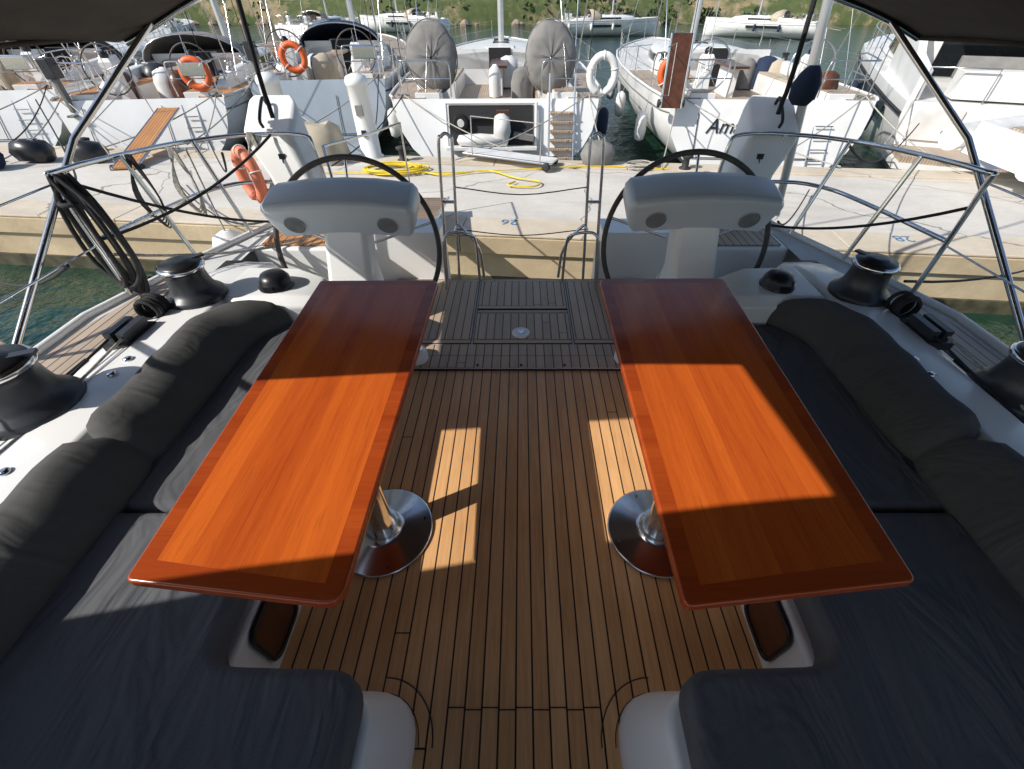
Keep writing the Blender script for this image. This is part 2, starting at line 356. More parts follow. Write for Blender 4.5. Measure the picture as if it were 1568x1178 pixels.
# ---------------------------------------------------------------- helms
def helm(s,dz):
    h=empty('helm_console')
    cx=s*1.05
    b=MB()
    prof=[(2.42,.82),(2.415,.85),(2.44,.88),(2.60,.925),(2.70,.92),(2.72,.86),(2.66,.68),(2.50,.655)]
    secs=[]
    for dx,k in((-.44,.55),(-.43,.8),(-.40,.96),(-.2,1),(0,1),(.2,1),(.40,.96),(.43,.8),(.44,.55)):
        cy,cz=2.57,.80
        secs.append([(cx+dx*(1 if z>.7 else .93),cy+(y-cy)*k,cz+(z-cz)*k+dz-.03*(abs(dx)/.43)**2) for y,z in prof])
    b.loft(secs,'greygel'); b.done('instrument_pod',h,.01)
    b=MB()
    n=Vector((0,-.9,-.43)).normalized(); q=n.to_track_quat('Z','Y').to_matrix().to_4x4()
    for dx in(-.27,.27):
        b.lathe([(.06,-.004),(.06,.004)],(cx+dx,2.458,.724+dz),'grille',24,q)
        for rr in(.052,.041,.030,.019,.008): b.ring((cx+dx,2.454,.722+dz),rr,.0022,'rubber',q,24,5)
    b.done('speaker',h)
    b=MB(); x1=s*1.06; x0=s*1.09
    def sq(x,y,z,w,d): return [(x+w*a,y+d*c,z) for a,c in((-1,-.7),(-.8,-1),(.8,-1),(1,-.7),(1,.7),(.8,1),(-.8,1),(-1,.7))]
    b.loft([sq(x0,2.52,.0,.20,.16),sq(x0,2.52,.08,.18,.15),sq(x0,2.55,.4,.14,.11),sq(x1,2.59,.70+dz,.13,.09)],'white'); b.done('column',h,.01)
    w=empty('steering_wheel',(s*1.12,2.80,.43+dz)); w.rotation_euler=(radians(90-17),0,0); w.parent=h
    b=MB(); b.ring((0,0,0),.555,.018,'leather',None,72,10)
    for k in range(5):
        q=pi/2+k*2*pi/5; b.tube([(.05*cos(q),.05*sin(q),.05),(.3*cos(q),.3*sin(q),.02),(.54*cos(q),.54*sin(q),0)],.009,'steel',8)
    b.lathe([(.06,-.0),(.06,.06),(.03,.075)],(0,0,0),'steel',20)
    b.tube([(0,0,.02),(0,0,.2)],.03,'steel',12)
    b.done('rim_and_spokes',w)
    b=MB(); secs=[]
    for z,x,y,w_,d_ in((.39,1.58,3.34,.15,.13),(.75,1.68,3.42,.16,.14),(1.04,1.78,3.50,.18,.15),(1.10,1.79,3.52,.165,.14)):
        secs.append([(s*(x+w_*a),y+d_*c,z+(.10*c if z>1 else 0)) for a,c in((-1,-.7),(-.8,-1),(.8,-1),(1,-.7),(1,.7),(.8,1),(-.8,1),(-1,.7))])
    b.loft(secs,'white'); b.done('stern_pillar',h,.02)
    b=MB(); b.tube([(s*1.80,3.40,1.04),(s*1.80,3.39,1.09),(s*1.81,3.54,1.19),(s*1.81,3.58,1.15)],.011,'black',8,smooth=4)
    b.box((s*1.70,3.335,.86),(.045,.03,.06),'black'); b.tube([(s*1.70,3.32,.86),(s*1.70,3.31,.79)],.006,'black',6)
    b.done('latch',h)
helm(-1,0); helm(1,.03)

# ---------------------------------------------------------------- deck gear
def winch(x,y,z,k=1,rope=None,mat='winchblack'):
    b=MB()
    b.lathe([(.15*k,0),(.152*k,.018*k),(.14*k,.035*k),(.12*k,.05*k),(.105*k,.075*k),(.098*k,.11*k),(.094*k,.145*k),(.098*k,.165*k),(.108*k,.175*k)],(0,0,0),mat,40)
    b.lathe([(.108*k,.176*k),(.112*k,.186*k),(.108*k,.197*k),(.10*k,.2*k)],(0,0,0),'steel',40)
    b.lathe([(.10*k,.198*k),(.095*k,.208*k),(.06*k,.212*k),(.05*k,.22*k),(.02*k,.221*k)],(0,0,0),'black',36)
    b.box((.085*k,.0,.208*k),(.08*k,.03*k,.012*k),'winchblack')
    return b.done('winch',None,0,loc=(x,y,z),rz=R.random()*3)
winch(-1.72,1.99,.525,.95); winch(-1.90,1.17,.515,1.12)
winch(1.81,2.02,.525,.95); winch(2.02,1.27,.49,1.0)
for x,y in((-1.34,2.09),(1.40,2.09)):
    b=MB(); b.lathe([(.088,0),(.09,.012),(.082,.02),(.078,.05),(.06,.075),(.03,.085),(.008,.087)],(x,y,.535),'black',32); b.box((x,y-.075,.56),(.05,.03,.025),'black'); b.done('rope_lead_cap')
for s,x,y in((-1,-1.84,1.64),(1,1.92,1.66)):
    b=MB(); b.box((x,y,.52),(.12,.2,.04),'black')
    for i in range(2):
        b.box((x-.03+.06*i,y,.56),(.035,.15,.05),'winchblack')
        b.tube([(x-.03+.06*i,y-.08,.56),(x-.04+.06*i,y-.6,.525),(x-.09+.05*i,y-1.3,.53),(x-.09+.05*i,y-2.2,.53)],.006,('ropeblack','ropewhite')[i],6,smooth=4)
    for i in range(6): b.ring((x+.01*sin(i*3),y+.15+.016*i,.565),.05+.005*sin(i*2),.009,'ropeblack',RX(pi/2)@RY(.1*sin(i)),24,6)
    b.done('rope_clutch')
b=MB()
for s in(-1,1):
    for y in(.55,.85,1.35,1.45): b.lathe([(.018,0),(.018,.008),(.008,.012)],(s*1.72,y,CZ+.003),'steel',12)
    b.tube([(s*1.97,.6,.44),(s*1.97,.6,.49),(s*1.97,1.5,.49),(s*1.97,1.5,.44)],.01,'black',8)
b.done('deck_fittings',yacht)

def rail(name,segs,r=.0135,mat='steel'):
    b=MB()
    for q in segs: b.tube(q,r,mat,10,smooth=4 if len(q)>2 else 0)
    return b.done(name)
for s in(-1,1):
    rail('stern_gate_rail',[
     [(s*.60,3.12,.03),(s*.575,3.15,.5),(s*.55,3.17,.98),(s*.53,3.17,1.03),(s*.50,3.17,1.05),(s*.47,3.17,1.03),(s*.46,3.17,.98),(s*.48,3.14,.5),(s*.50,3.12,.03)],
     [(s*.58,2.95,.03),(s*.57,2.98,.36),(s*.54,3.0,.44),(s*.48,3.02,.45),(s*.38,3.05,.42),(s*.34,3.07,.35),(s*.33,3.08,.03)],
     [(s*.49,3.10,.42),(s*.46,3.12,.46),(s*.33,3.14,.28),(s*.30,3.14,.03)],[(s*.56,3.15,.62),(s*.47,3.15,.62)]],.011)
    rail('pushpit_rail',[
     [(s*1.45,3.36,.40),(s*1.47,3.37,.9),(s*1.55,3.38,1.0),(s*1.95,3.36,1.0),(s*2.2,3.2,1.0),(s*2.3,2.9,1.02),(s*2.33,2.3,1.06),(s*2.33,2.25,1.0),(s*2.33,2.24,.40)],
     [(s*1.46,3.36,.68),(s*1.95,3.34,.70),(s*2.18,3.2,.70),(s*2.28,2.9,.70),(s*2.33,2.25,.72)],
     [(s*2.19,3.18,1.0),(s*2.02,3.12,.40)],[(s*2.31,2.7,1.03),(s*2.18,2.7,.40)],[(s*1.85,3.37,1.0),(s*1.82,3.37,.4)]],.0135)
    rail('lifeline',[[(s*2.33,2.25,1.02),(s*2.36,.6,1.0),(s*2.36,-2,1.0)],[(s*2.33,2.25,.70),(s*2.36,.6,.68),(s*2.36,-2,.68)],[(s*2.37,.2,.38),(s*2.37,.2,1.0)]],.005)
rail('gate_wire',[[(-.48,3.16,.72),(0,3.18,.66),(.48,3.16,.72)],[(-.49,3.15,.42),(0,3.18,.36),(.49,3.15,.42)]],.004,'ropeblack')
rail('backstay',[[(-1.70,3.38,1.10),(-1.66,3.36,1.7),(-1.2,3.0,5.0)]],.015,'ropeblack')
rail('backstay',[[(1.75,3.38,1.12),(1.72,3.36,1.7),(1.25,3.0,5.0)]],.015,'ropeblack')
rail('flag_pole',[[(2.08,3.5,.4),(1.88,3.52,1.75),(1.7,3.5,2.9)]],.03,'mastalu')
b=MB(); b.loft([[(1.93+w*cos(a)*(1+.2*sin(a*3)),3.47+w*sin(a)*.8,z) for a in rng(0,2*pi*.9,12)] for z,w in((1.16,.05),(1.20,.085),(1.28,.09),(1.34,.065),(1.38,.035))],'navy'); b.done('furled_flag')

# bimini
bim=empty('bimini_canopy')
def zb(x,y): return 1.99-.085*x*x+.03*(3.2-y)+.012*sin(x*5+y*3)
def canv(xs,y0,y1,n,nm):
    b=MB(); secs=[[(x,y0(x)+(y1(x)-y0(x))*t,zb(x,y0(x)+(y1(x)-y0(x))*t)) for x in xs] for t in rng(0,1,n)]; b.loft(secs,'bimini',closed=False,caps=False); b.done(nm,bim,solid=.006)
ye=lambda x:.50-.07*(x+.62); yf=lambda x:-.11+.04*(x+.62)
canv(rng(-2.31,2.33,30),ye,lambda x:3.2,16,'aft_panel')
canv(rng(-.70,2.33,16),lambda x:yf(x)+.002,lambda x:ye(x)-.002,5,'unseen_side_panel')  # unseen canvas piece, edge set to bound the sun on the right table
canv(rng(-2.9,2.6,30),lambda x:-1.9,yf,10,'unseen_forward_panel')  # unseen panel, widened to keep sun off the near left seat
b=MB()
for f in(yf,ye,lambda x:3.17): b.tube([(x,f(x),zb(x,f(x))-.02) for x in rng(-2.3,2.3,24)],.014,'steel',10)
for s in(-1,1):
    b.tube([(s*2.1,3.17,zb(2.1,3.17)-.02),(s*2.38,2.55,1.15),(s*2.42,1.6,.45)],.016,'steel',10)
    b.tube([(s*2.31,y,zb(2.31,y)-.01) for y in rng(-1.9,3.2,10)],.012,'bimini',8)
    b.tube([(s*2.33,.55,zb(2.33,.5)),(s*2.42,1.5,.9),(s*2.42,1.6,.45)],.016,'steel',10)
b.tube([(x,3.2,zb(x,3.2)-.005) for x in rng(-2.31,2.31,24)],.016,'bimini',8)
b.done('frame',bim)

# ropes, fenders
b=MB()
for i in range(6):
    w=.05+.02*(i%4); x=-2.31+.012*i; y=2.22+.02*(i%3)
    b.tube([(x,y,1.05),(x-w,y+.02,.9),(x-w*1.3,y+.03,.6),(x,y,.46-.03*(i%3)),(x+w*1.2,y-.02,.6),(x+w,y-.02,.9),(x,y,1.06)],.012,'ropeblack',7,smooth=5)
b.ring((-2.30,2.24,.93),.05,.012,'ropeblack',None,20,6)
b.done('coiled_rope')
for (x,y,z,m_,rr) in((-2.2,2.95,.98,'ropewhite',.006),(-1.9,3.35,.98,'ropewhite',.006),(-2.28,2.7,1.0,'ropeblack',.005)):
    b=MB()
    for i in range(4): b.tube([(x+.01*i,y,z+.04),(x-.05-.01*i,y,z-.2),(x,y+.01*i,z-.34-.02*i),(x+.06,y,z-.2),(x+.01*i,y,z+.04)],rr,m_,6,smooth=5)
    b.done('coiled_rope')
def horseshoe(loc,mat,k=1,rz=0,rx=pi/2):
    b=MB(); pts=[(.22*cos(q)*k,(.27*sin(q)+.0)*k,0) for q in rng(-.35*pi,1.35*pi,20)]
    b.tube([Vector(p) for p in pts],.065*k,mat,12)
    for p in(pts[0],pts[-1]): b.lathe([(.01,-.06*k),(.045*k,-.045*k),(.065*k,0),(.045*k,.045*k),(.01,.06*k)],p,mat,12,RX(0))
    for q in(.2,1.0,1.8): b.ring((.22*cos(q*pi/2)*k,.27*sin(q*pi/2)*k,0),.069*k,.008*k,'white',Matrix.Rotation(q*pi/2,4,'Z')@RX(pi/2),16,5)
    o=b.done('horseshoe_lifebuoy',None,loc=loc); o.rotation_euler=(rx,0,rz); return o
horseshoe((-2.03,3.40,.72),'coral',.62,rz=-.7)
b=MB(); b.lathe([(.03,-.30),(.12,-.27),(.22,-.18),(.27,0),(.24,.15),(.14,.25),(.05,.28),(.04,.33)],(-4.15,4.35,-1.0),'rubber',32); b.ring((-4.15,4.35,-.64),.05,.015,'rubber',RX(pi/2),16,6)
b.done('mooring_buoy')
b=MB(); b.lathe([(.02,-.28),(.11,-.24),(.13,-.1),(.13,.16),(.10,.24),(.03,.28)],(-2.2,3.1,.15),'white',24); b.tube([(-2.2,3.1,.42),(-2.2,3.1,.98)],.006,'ropewhite',6); b.done('fender')
b=MB(); b.box((-1.22,4.75,-.2),(.42,2.6,.03),'tealboards',rx=-.10)
for x in(-1.44,-1.0): b.tube([(x,3.42,-.05),(x,6.05,-.32)],.022,'steel',10)
for y,z in((3.5,-.05),(4.3,-.14),(5.1,-.22),(5.9,-.3)): b.tube([(-1.44,y,z-.02),(-1.0,y,z-.02)],.015,'steel',8)
b.tube([(-1.46,3.5,-.05),(-1.46,3.5,.9),(-1.46,4.6,.75),(-1.46,5.9,.6),(-1.46,5.9,-.3)],.012,'steel',8)
b.done('passerelle')
def sag(a,c,d,n=12):
    a=Vector(a);c=Vector(c); return [a.lerp(c,t)-Vector((0,0,d*4*t*(1-t))) for t in rng(0,1,n)]
for a,c,d,m_ in(((-2.0,3.3,.42),(-5.6,7.3,-.45),.25,'ropeblack'),((2.0,3.3,.42),(4.4,6.8,-.45),.2,'ropeblack'),((2.3,2.3,.45),(7.5,5.2,-.45),.2,'ropeblack'),((-2.3,2.0,.7),(-7,4.8,-.4),.3,'ropeblack'),((-1.9,3.4,.42),(-.9,6.0,-.5),.15,'ropewhite'),((-2.1,3.3,.9),(-5.3,8.1,.0),.3,'ropeblack'),((2.2,3.2,.98),(6.5,8.0,.2),.3,'ropeblack'),((-2.33,2.3,1.05),(-7.2,7.5,.6),.4,'ropeblack'),((-2.33,2.25,1.05),(-1.9,3.3,.42),.06,'ropeblack'),((-2.33,2.25,.72),(-1.75,3.36,1.0),.08,'ropeblack'),((2.33,2.25,.9),(1.8,3.3,.42),.08,'ropeblack'),((-2.33,2.3,.62),(-1.2,3.36,.42),.1,'ropewhite')):
    b=MB(); b.tube(sag(a,c,d),.009,m_,7); b.done('mooring_line')

# ---------------------------------------------------------------- quay, water, shore
QA=-.1; QW=3.45; QZ=-.55; qr=math.atan(QA)
b=MB(); b.prism([(-45,-.0),(45,0),(45,QW),(-45,QW)],-1.6,0,'concrete','quayface')
b.box((0,-.015,-.68),(90,.05,.22),'algae')
b.done('quay',None,0,loc=(0,5.3,QZ),rz=qr)
b=MB(); x=-44.
while x<44:
    w=2.4; b.box((x+w/2,.25,.012),(w-.012,.56,.03),'kerb'); b.box((x+w/2,QW-.2,.012),(w-.012,.44,.03),'kerb')
    b.box((x+w/2,-.02,-.12),(w-.01,.06,.22),'quayface'); x+=w
b.done('quay_edge',None,.008,2,loc=(0,5.3,QZ),rz=qr)
b=MB(); b.add([(-600,-60,WZ),(600,-60,WZ),(600,900,WZ),(-600,900,WZ)],[(0,1,2,3)],'water'); b.done('water')
def text(n,t,loc,rot,size,mat,parent=None,shear=0,ext=.001):
    cu=bpy.data.curves.new(n,'FONT'); cu.body=t; cu.size=size; cu.extrude=ext; cu.shear=shear; cu.align_x='CENTER'; cu.materials.append(M[mat])
    o=bpy.data.objects.new(n,cu); sc.collection.objects.link(o); o.location=loc; o.rotation_euler=rot; o.parent=parent; return o
text('berth_number','26',(-.15,5.78,QZ+.031),(0,0,pi+qr),.24,'paintblue')
text('berth_number','28',(4.8,5.25,QZ+.031),(0,0,pi+qr),.24,'paintblue')
b=MB(); nx,ny=90,26; vs=[]
for j in range(ny+1):
    for i in range(nx+1):
        x=-330+660*i/nx; t=j/ny; y=88+8*mn.noise(Vector((x*.02,0,3)))+t*t*330+t*12
        z=WZ-.6+ (t*60)**.9*.8+ 6*t*mn.noise(Vector((x*.02,y*.02,0)))+(.85 if j>0 else 0)
        vs.append((x,y,z))
b.add(vs,[(j*(nx+1)+i,j*(nx+1)+i+1,(j+1)*(nx+1)+i+1,(j+1)*(nx+1)+i) for j in range(ny) for i in range(nx)],'hill',True); b.done('hillside')
b=MB()
for i in range(320):
    x=R.uniform(-130,130); y=88+8*mn.noise(Vector((x*.02,0,3)))+R.uniform(-.5,2.5); k=R.uniform(.25,.9)
    b.lathe([(k*.9,-.4),(k,.1),(k*.6,.5*k),(k*.2,.75*k)],(x,y,WZ+.1),'rock',7,Matrix.Rotation(R.random()*6,4,'Z'),True)
b.done('shore_rocks')
def clumps(b,c,rad,n,sz):
    for i in range(n):
        while True:
            p=Vector((R.uniform(-1,1),R.uniform(-1,1),R.uniform(-1,1)))
            if .3<p.length<1: break
        lt=p.z+R.uniform(-.6,.6)>0
        p=Vector((c[0]+p.x*rad[0],c[1]+p.y*rad[1],c[2]+p.z*rad[2])); d=Vector((R.uniform(-1,1),R.uniform(-1,1),R.uniform(-.2,1))).normalized(); a=d.orthogonal().normalized()*sz*R.uniform(.5,1.3); e=d.cross(a).normalized()*sz*R.uniform(.5,1.3)
        b.add([p-a,p-e*.7,p+a,p+e],[(0,1,2,3)],'leafB' if lt else 'leafA')
b=MB()
for i in range(300):
    x=R.uniform(-110,110)
    if 12<x<70 and R.random()<.45: continue
    t=R.random()**1.8; y=90+t*36; z=WZ+.6+t*7; k=R.uniform(.6,1.9)
    if -32<x<-6 or 2<x<14: k*=1.7
    clumps(b,(x,y,z+k*.4),(k*1.6,k*1.2,k),80,.36)
b.done('distant_shrubs')

# ---------------------------------------------------------------- boats opposite
def sailboat(name,x,y,yaw,beam,L,hull='white',fb=1.22,hood='navy',covers=False,teakm='teakgrey',garage=False,label=None,buoy=None,gear=0,rake=.45,lite=False):
    E=empty(name,(x,y,WZ),yaw); hb=beam/2
    U=[0,.05,.12,.25,.4,.55,.68,.8,.9,.96,1]; Wd=[.86,.91,.95,.99,1,.96,.87,.68,.42,.2,.015]
    ft=lambda u:fb+.25*u*u
    b=MB(); secs=[]
    P=[(1,1),(.985,.82),(.95,.62),(.86,.42),(.70,.22),(.48,.06),(.2,-.06)]
    for u,w in zip(U,Wd):
        w*=hb; z=ft(u); yy=u*L
        right=[(w*(a if u<.9 else a**.7),yy+(rake*max(c,0) if u==0 else 0),z*c) for a,c in P]
        secs.append(right+[(-a,c,d) for a,c,d in right[::-1]])
    b.loft(secs,hull,closed=False,caps=False)
    b.add(secs[0],[tuple(range(len(secs[0])))],hull)
    for s in(-1,1):
        b.tube([(s*hb*w*1.0,u*L+(rake if u==0 else 0),ft(u)+.02) for u,w in zip(U,Wd)],.03,'offwhite',6)
        b.tube([(s*hb*w*.99,u*L+(rake*.85 if u==0 else 0),ft(u)*.85) for u,w in zip(U,Wd)],.016,'navy' if hood=='navy' else 'canvasgrey',6)
    b.done('hull',E)
    def wat(yy):
        u=min(max(yy/L,0),1)
        for i in range(len(U)-1):
            if U[i]<=u<=U[i+1]: t=(u-U[i])/(U[i+1]-U[i]); return hb*(Wd[i]+(Wd[i+1]-Wd[i])*t)
        return .01
    ce=.34*L; ci=.60*hb; fl=fb-.32
    b=MB(); ys=[rake+.01,.1*L,.2*L,ce]
    for s in(-1,1): b.loft([[(s*wat(k),k,ft(k/L)),(s*ci,k,ft(k/L)+.01)] for k in ys],teakm,closed=False,caps=False,smooth=False)
    ys2=[ce]+[ce+(L-ce)*i/9 for i in range(1,10)]
    b.loft([[(-wat(k),k,ft(k/L)),(0,k,ft(k/L)+.04),(wat(k),k,ft(k/L))] for k in ys2],'antislip' if R.random()<.5 else teakm,closed=False,caps=False,smooth=False)
    b.add([(-ci,rake*.8,fl),(ci,rake*.8,fl),(ci,ce,fl),(-ci,ce,fl)],[(0,1,2,3)],teakm)
    for s in(-1,1): b.add([(s*ci,rake,fl-.01),(s*ci,ce,fl-.01),(s*ci,ce,fb+.02),(s*ci,rake,fb+.02)],[(0,1,2,3)],'white')
    b.add([(-ci,ce,fl-.01),(ci,ce,fl-.01),(ci,ce,fb+.5),(-ci,ce,fb+.5)],[(0,1,2,3)],'white')
    b.box((0,ce-.01,fb+.1),(.62,.03,.85),'dark' if not lite else 'rustwood')  # dark slab stands in for the shaded companionway opening
    b.done('deck',E)
    b=MB()
    for s in(-1,1):
        b.loft([[(s*(ci-.02),k,fl),(s*(ci-.02),k,z),(s*(ci+.03),k,z+.03),(s*(ci+.2),k,z+.02),(s*(ci+.28),k,fb)] for k,z in((.13*L,fb+.05),(.17*L,fb+.24),(ce,fb+.34))],'white')
        b.box((s*(ci-.24),.24*L,fl+.19),(.46,.17*L,.38),'white'); b.box((s*(ci-.24),.24*L,fl+.40),(.44,.165*L,.05),'canvasbeige' if gear%2 else teakm)
        b.box((s*(ci-.05),rake+.32,fb-.12),(.5,.5,.42),'white'); b.box((s*(ci-.05),rake+.32,fb+.095),(.44,.44,.02),teakm)
    cs=[]
    for t,wk,h in((0,.56,.36),(.05,.57,.40),(.4,.52,.38),(.75,.38,.30),(.95,.2,.17),(1,.12,.05)):
        k=ce+t*.42*L; w=wk*hb; z0=ft(k/L)
        cs.append([(w*1.08,k,z0),(w*1.02,k,z0+h*.7),(w*.85,k,z0+h),(0,k,z0+h+.08),(-w*.85,k,z0+h),(-w*1.02,k,z0+h*.7),(-w*1.08,k,z0)])
    b.loft(cs,'white')
    b.done('coachroof',E,.02)
    b=MB()
    for s in(-1,1): b.loft([[(s*(wk*hb*1.085),ce+t*.42*L,ft(.5)+.08),(s*(wk*hb*1.045),ce+t*.42*L,ft(.5)+.23)] for t,wk in((.08,.57),(.4,.525),(.62,.45))],'darkglass',closed=False,caps=False)
    for t in(.35,.55): b.box((0,ce+t*.42*L,ft(.5)+.45),(.5,.5,.04),'darkglass')
    b.box((0,ce+.12*.42*L,fb+.50),(.8,.9,.05),'white')
    for s in(-1,1): b.loft([[(s*wat(k)*1.003,k,fb*.62),(s*wat(k)*1.006,k,fb*.79)] for k in(.30*L,.4*L,.5*L,.58*L)],'darkglass',closed=False,caps=False)
    b.done('windows',E)
    if hood!='none':
        b=MB(); hs=[]
        for k,w,h in((ce-.35,.66,.90),(ce+.1,.66,.94),(ce+.65,.62,.78),(ce+1.15,.56,.42)):
            hs.append([(w*hb*cos(a)*1.0,k,fb+.02+ (h*sin(a)**.55 if sin(a)>0.001 else 0)) for a in rng(0,pi,14)])
        b.loft(hs,hood,closed=False,caps=False)
        b.tube([Vector(p) for p in hs[0]],.02,'steel',8)
        b.done('sprayhood',E,solid=.01)
        b=MB(); b.loft([[(w*hb*cos(a)*1.01,k,fb+.035+h*sin(a)**.55) for a in rng(.8,pi-.8,8)] for k,w,h in((ce+.72,.62,.75),(ce+1.08,.57,.49))],'darkglass',closed=False,caps=False); b.done('sprayhood_window',E)
    b=MB()
    for s in(-1,1):
        wx=s*.46*hb; wy=.105*L+.2; wz=fb+.42
        b.loft([[(wx+a*w,wy+.12+c*w,z) for a,c in((-1,-1),(1,-1),(1,1),(-1,1))] for z,w in((fl,.16),(fl+.5,.12),(fb+.55,.13),(fb+.62,.09))],'white',smooth=False)
        b.lathe([(.07,0),(.09,.06),(.05,.11),(.01,.13)],(wx,wy+.12,fb+.62),'black',14)
        if not covers:
            b.ring((wx,wy-.06,wz),.46,.016,'steel' if gear%2 else 'leather',RX(pi/2-.15),36,6)
            for k in range(5): a=k*2*pi/5+.3; b.tube([(wx,wy-.06,wz),(wx+.45*cos(a),wy-.06,wz+.45*sin(a))],.008,'steel',5)
    b.done('wheel_station',E)
    if covers:
        b=MB()
        for s in(-1,1):
            rt=RX(pi/2-.12); c=(s*.50*hb-.1,1.1,fb+.62)
            pr=[(.02,-.12),(.3,-.11),(.46,-.08),(.52,0),(.46,.08),(.3,.12),(.02,.13)]; T=Matrix.Translation(c)@rt; n=40; vs=[]
            for r,z in pr:
                for k in range(n):
                    a=2*pi*k/n; rr=r*(1+.012*sin(a*7)+.02*sin(a*3+s)); vs.append(T@Vector((rr*cos(a),rr*sin(a)*1.18,z+.012*sin(a*9+r*20)+.008*sin(a*17))))
            b.add(vs,[(i*n+k,i*n+(k+1)%n,(i+1)*n+(k+1)%n,(i+1)*n+k) for i in range(len(pr)-1) for k in range(n)],'canvasgrey',True)
            b.tube([T@Vector((.525*cos(a),.625*sin(a),-.01)) for a in rng(0,2*pi,40)],.012,'canvasgrey',6)
            b.tube([T@Vector((-.02,-.55+.11*i,-.13 if 0<i<10 else -.06)) for i in range(11)],.006,'bimini',5)
            for i in range(4): b.tube([T@Vector((-.35+.2*i,-.38,-.118)),T@Vector((-.32+.2*i,.38,-.118))],.005,'bimini',4)
            b.tube([T@Vector((0,-.6,0)),T@Vector((0,-.95,.0))],.06,'white',10)
        b.done('wheel_cover',E)
    b=MB()
    b.box((0,.245*L,fl+.62),(.42,.11*L,.05),'rustwood' if gear%2 else 'teakgrey'); b.box((0,.245*L,fl+.3),(.16,.07*L,.6),'white')
    for s in(-1,1):
        for k in(.2,.29): b.lathe([(.1,0),(.09,.05),(.065,.07),(.065,.13),(.09,.16),(.085,.19),(.03,.2)],(s*(ci+.12),k*L,fb+.29),'winchblack' if gear%2 else 'steel',16)
        for i in range(5): b.ring((s*(ci+.05),.15*L+.05*i,fb+.22),.09+.01*(i%3),.012,R.choice(['ropewhite','ropeblue','ropeblack','navy']),RX(pi/2)@RY(.3*R.random()),16,5)
    if not lite:
        for i in range(7):
            bx=R.uniform(-.5,.5)*beam*.75; by=R.uniform(.1,.33)*L; w=R.uniform(.12,.28)
            mt=R.choice(['canvasbeige','navy','white','rustwood','canvasgrey','offwhite','winchblack'])
            b.loft([[(bx+a*w*k,by+c*w*k,fb+z+.02*sin(a*7+i)) for a,c in((-1,-.8),(-.3,-1),(.8,-.9),(1,0),(.8,.9),(0,1),(-.9,.8),(-1.1,0))] for z,k in((-.3,1),(.1,1.05),(.22+w*.4,.8),(.28+w*.4,.3))],mt)
    b.done('cockpit_gear',E)
    b=MB()
    for s in(-1,1):
        a=wat(0)*.93; c=wat(1.6)*.96; zz=fb+.62
        b.tube([(s*.38*hb,rake+.08,fb+.02),(s*.38*hb,rake+.08,zz-.08),(s*.45*hb,rake+.08,zz),(s*a*.9,rake+.08,zz),(s*a,rake+.25,zz),(s*c,1.9,zz),(s*c,1.95,fb)],.0145,'steel',7,smooth=3)
        b.tube([(s*.38*hb,rake+.08,fb+.33),(s*a*.92,rake+.08,fb+.33),(s*a,rake+.3,fb+.33),(s*c,1.9,fb+.33)],.011,'steel',6)
        for k in(.12,.85): b.tube([(s*a,rake+k,zz),(s*a,rake+k,fb)],.013,'steel',6)
        ks=[1.95+(L-2.6)*i/6 for i in range(7)]
        for k in ks[1:]: b.tube([(s*wat(k)*.96,k,ft(k/L)),(s*wat(k)*.96,k,ft(k/L)+.62)],.012,'steel',6)
        for zo in(.6,.32): b.tube([(s*wat(k)*.96,k,ft(k/L)+zo) for k in ks],.005,'steel',4)
        b.tube([(s*.6*hb,rake+.1,fb),(0,.52*L,15)],.007,'steel',5)
        b.tube([(s*wat(.52*L)*.95,.52*L,fb),(0,.53*L,13)],.007,'steel',5)
        if not lite:
            b.tube([(s*ci*1.25,.17*L,fb+.1),(s*ci*1.2,.12*L,fb+2.0),(0,.11*L,fb+2.15)],.014,'steel',6,smooth=3)
            b.tube([(s*ci*1.25,.18*L,fb+.1),(s*ci*1.2,.26*L,fb+2.0),(0,.27*L,fb+2.15)],.014,'steel',6,smooth=3)
            b.tube([(s*a*.95,rake+.2,fb+.3),(s*a*.98,rake+.2,fb+2.4)],.008,'ropeblack',5)
    b.tube([(0,L*.99,ft(1)+.1),(0,.55*L,15)],.03,'canvasgrey',6)
    b.tube([(0,.54*L,fb+.4),(0,.54*L,16)],.10,'mastalu',12)
    b.tube([(0,.53*L,fb+1.75),(0,.22*L,fb+1.85)],.07,'mastalu',8)
    b.tube([(0,.53*L,fb+2.1),(0,.4*L,fb+2.02),(0,.22*L,fb+1.98)],.19,hood if hood!='none' else 'canvasgrey',10,taper=.1)
    b.done('rails_and_rig',E)
    b=MB()
    for s in(-1,1):
        for k in(.1*L,.3*L,.5*L):
            b.lathe([(.02,-.3),(.11,-.25),(.13,-.1),(.13,.15),(.1,.25),(.03,.3)],(s*(wat(k)+.13),k,.85),R.choice(['white','navy','offwhite']),14); b.tube([(s*(wat(k)+.1),k,1.1),(s*wat(k)*.96,k,fb+.6)],.007,'ropewhite',4)
    b.done('fenders',E)
    b=MB()
    ry=lambda z:rake*z/fb
    if garage:
        b.box((-.12,ry(1.02)-.0,1.02),(1.75,.12,.72),'dark',rx=-math.atan(rake/fb))  # dark slab painted as the shade within the open transom
        b.box((-.12,ry(.66)-.14,.66),(1.9,.26,.05),'white')
        for px in(-1.06,.82): b.tube([(px,ry(.63)-.08,.63),(px,ry(1.42)-.08,1.42)],.035,'white',8)
        b.tube([(-1.06,ry(1.42)-.08,1.42),(.82,ry(1.42)-.08,1.42)],.03,'white',8)
        b.lathe([(.01,-.5),(.10,-.45),(.13,0),(.10,.45),(.01,.5)],(-.35,.05,.80),'offwhite',14,RY(pi/2))
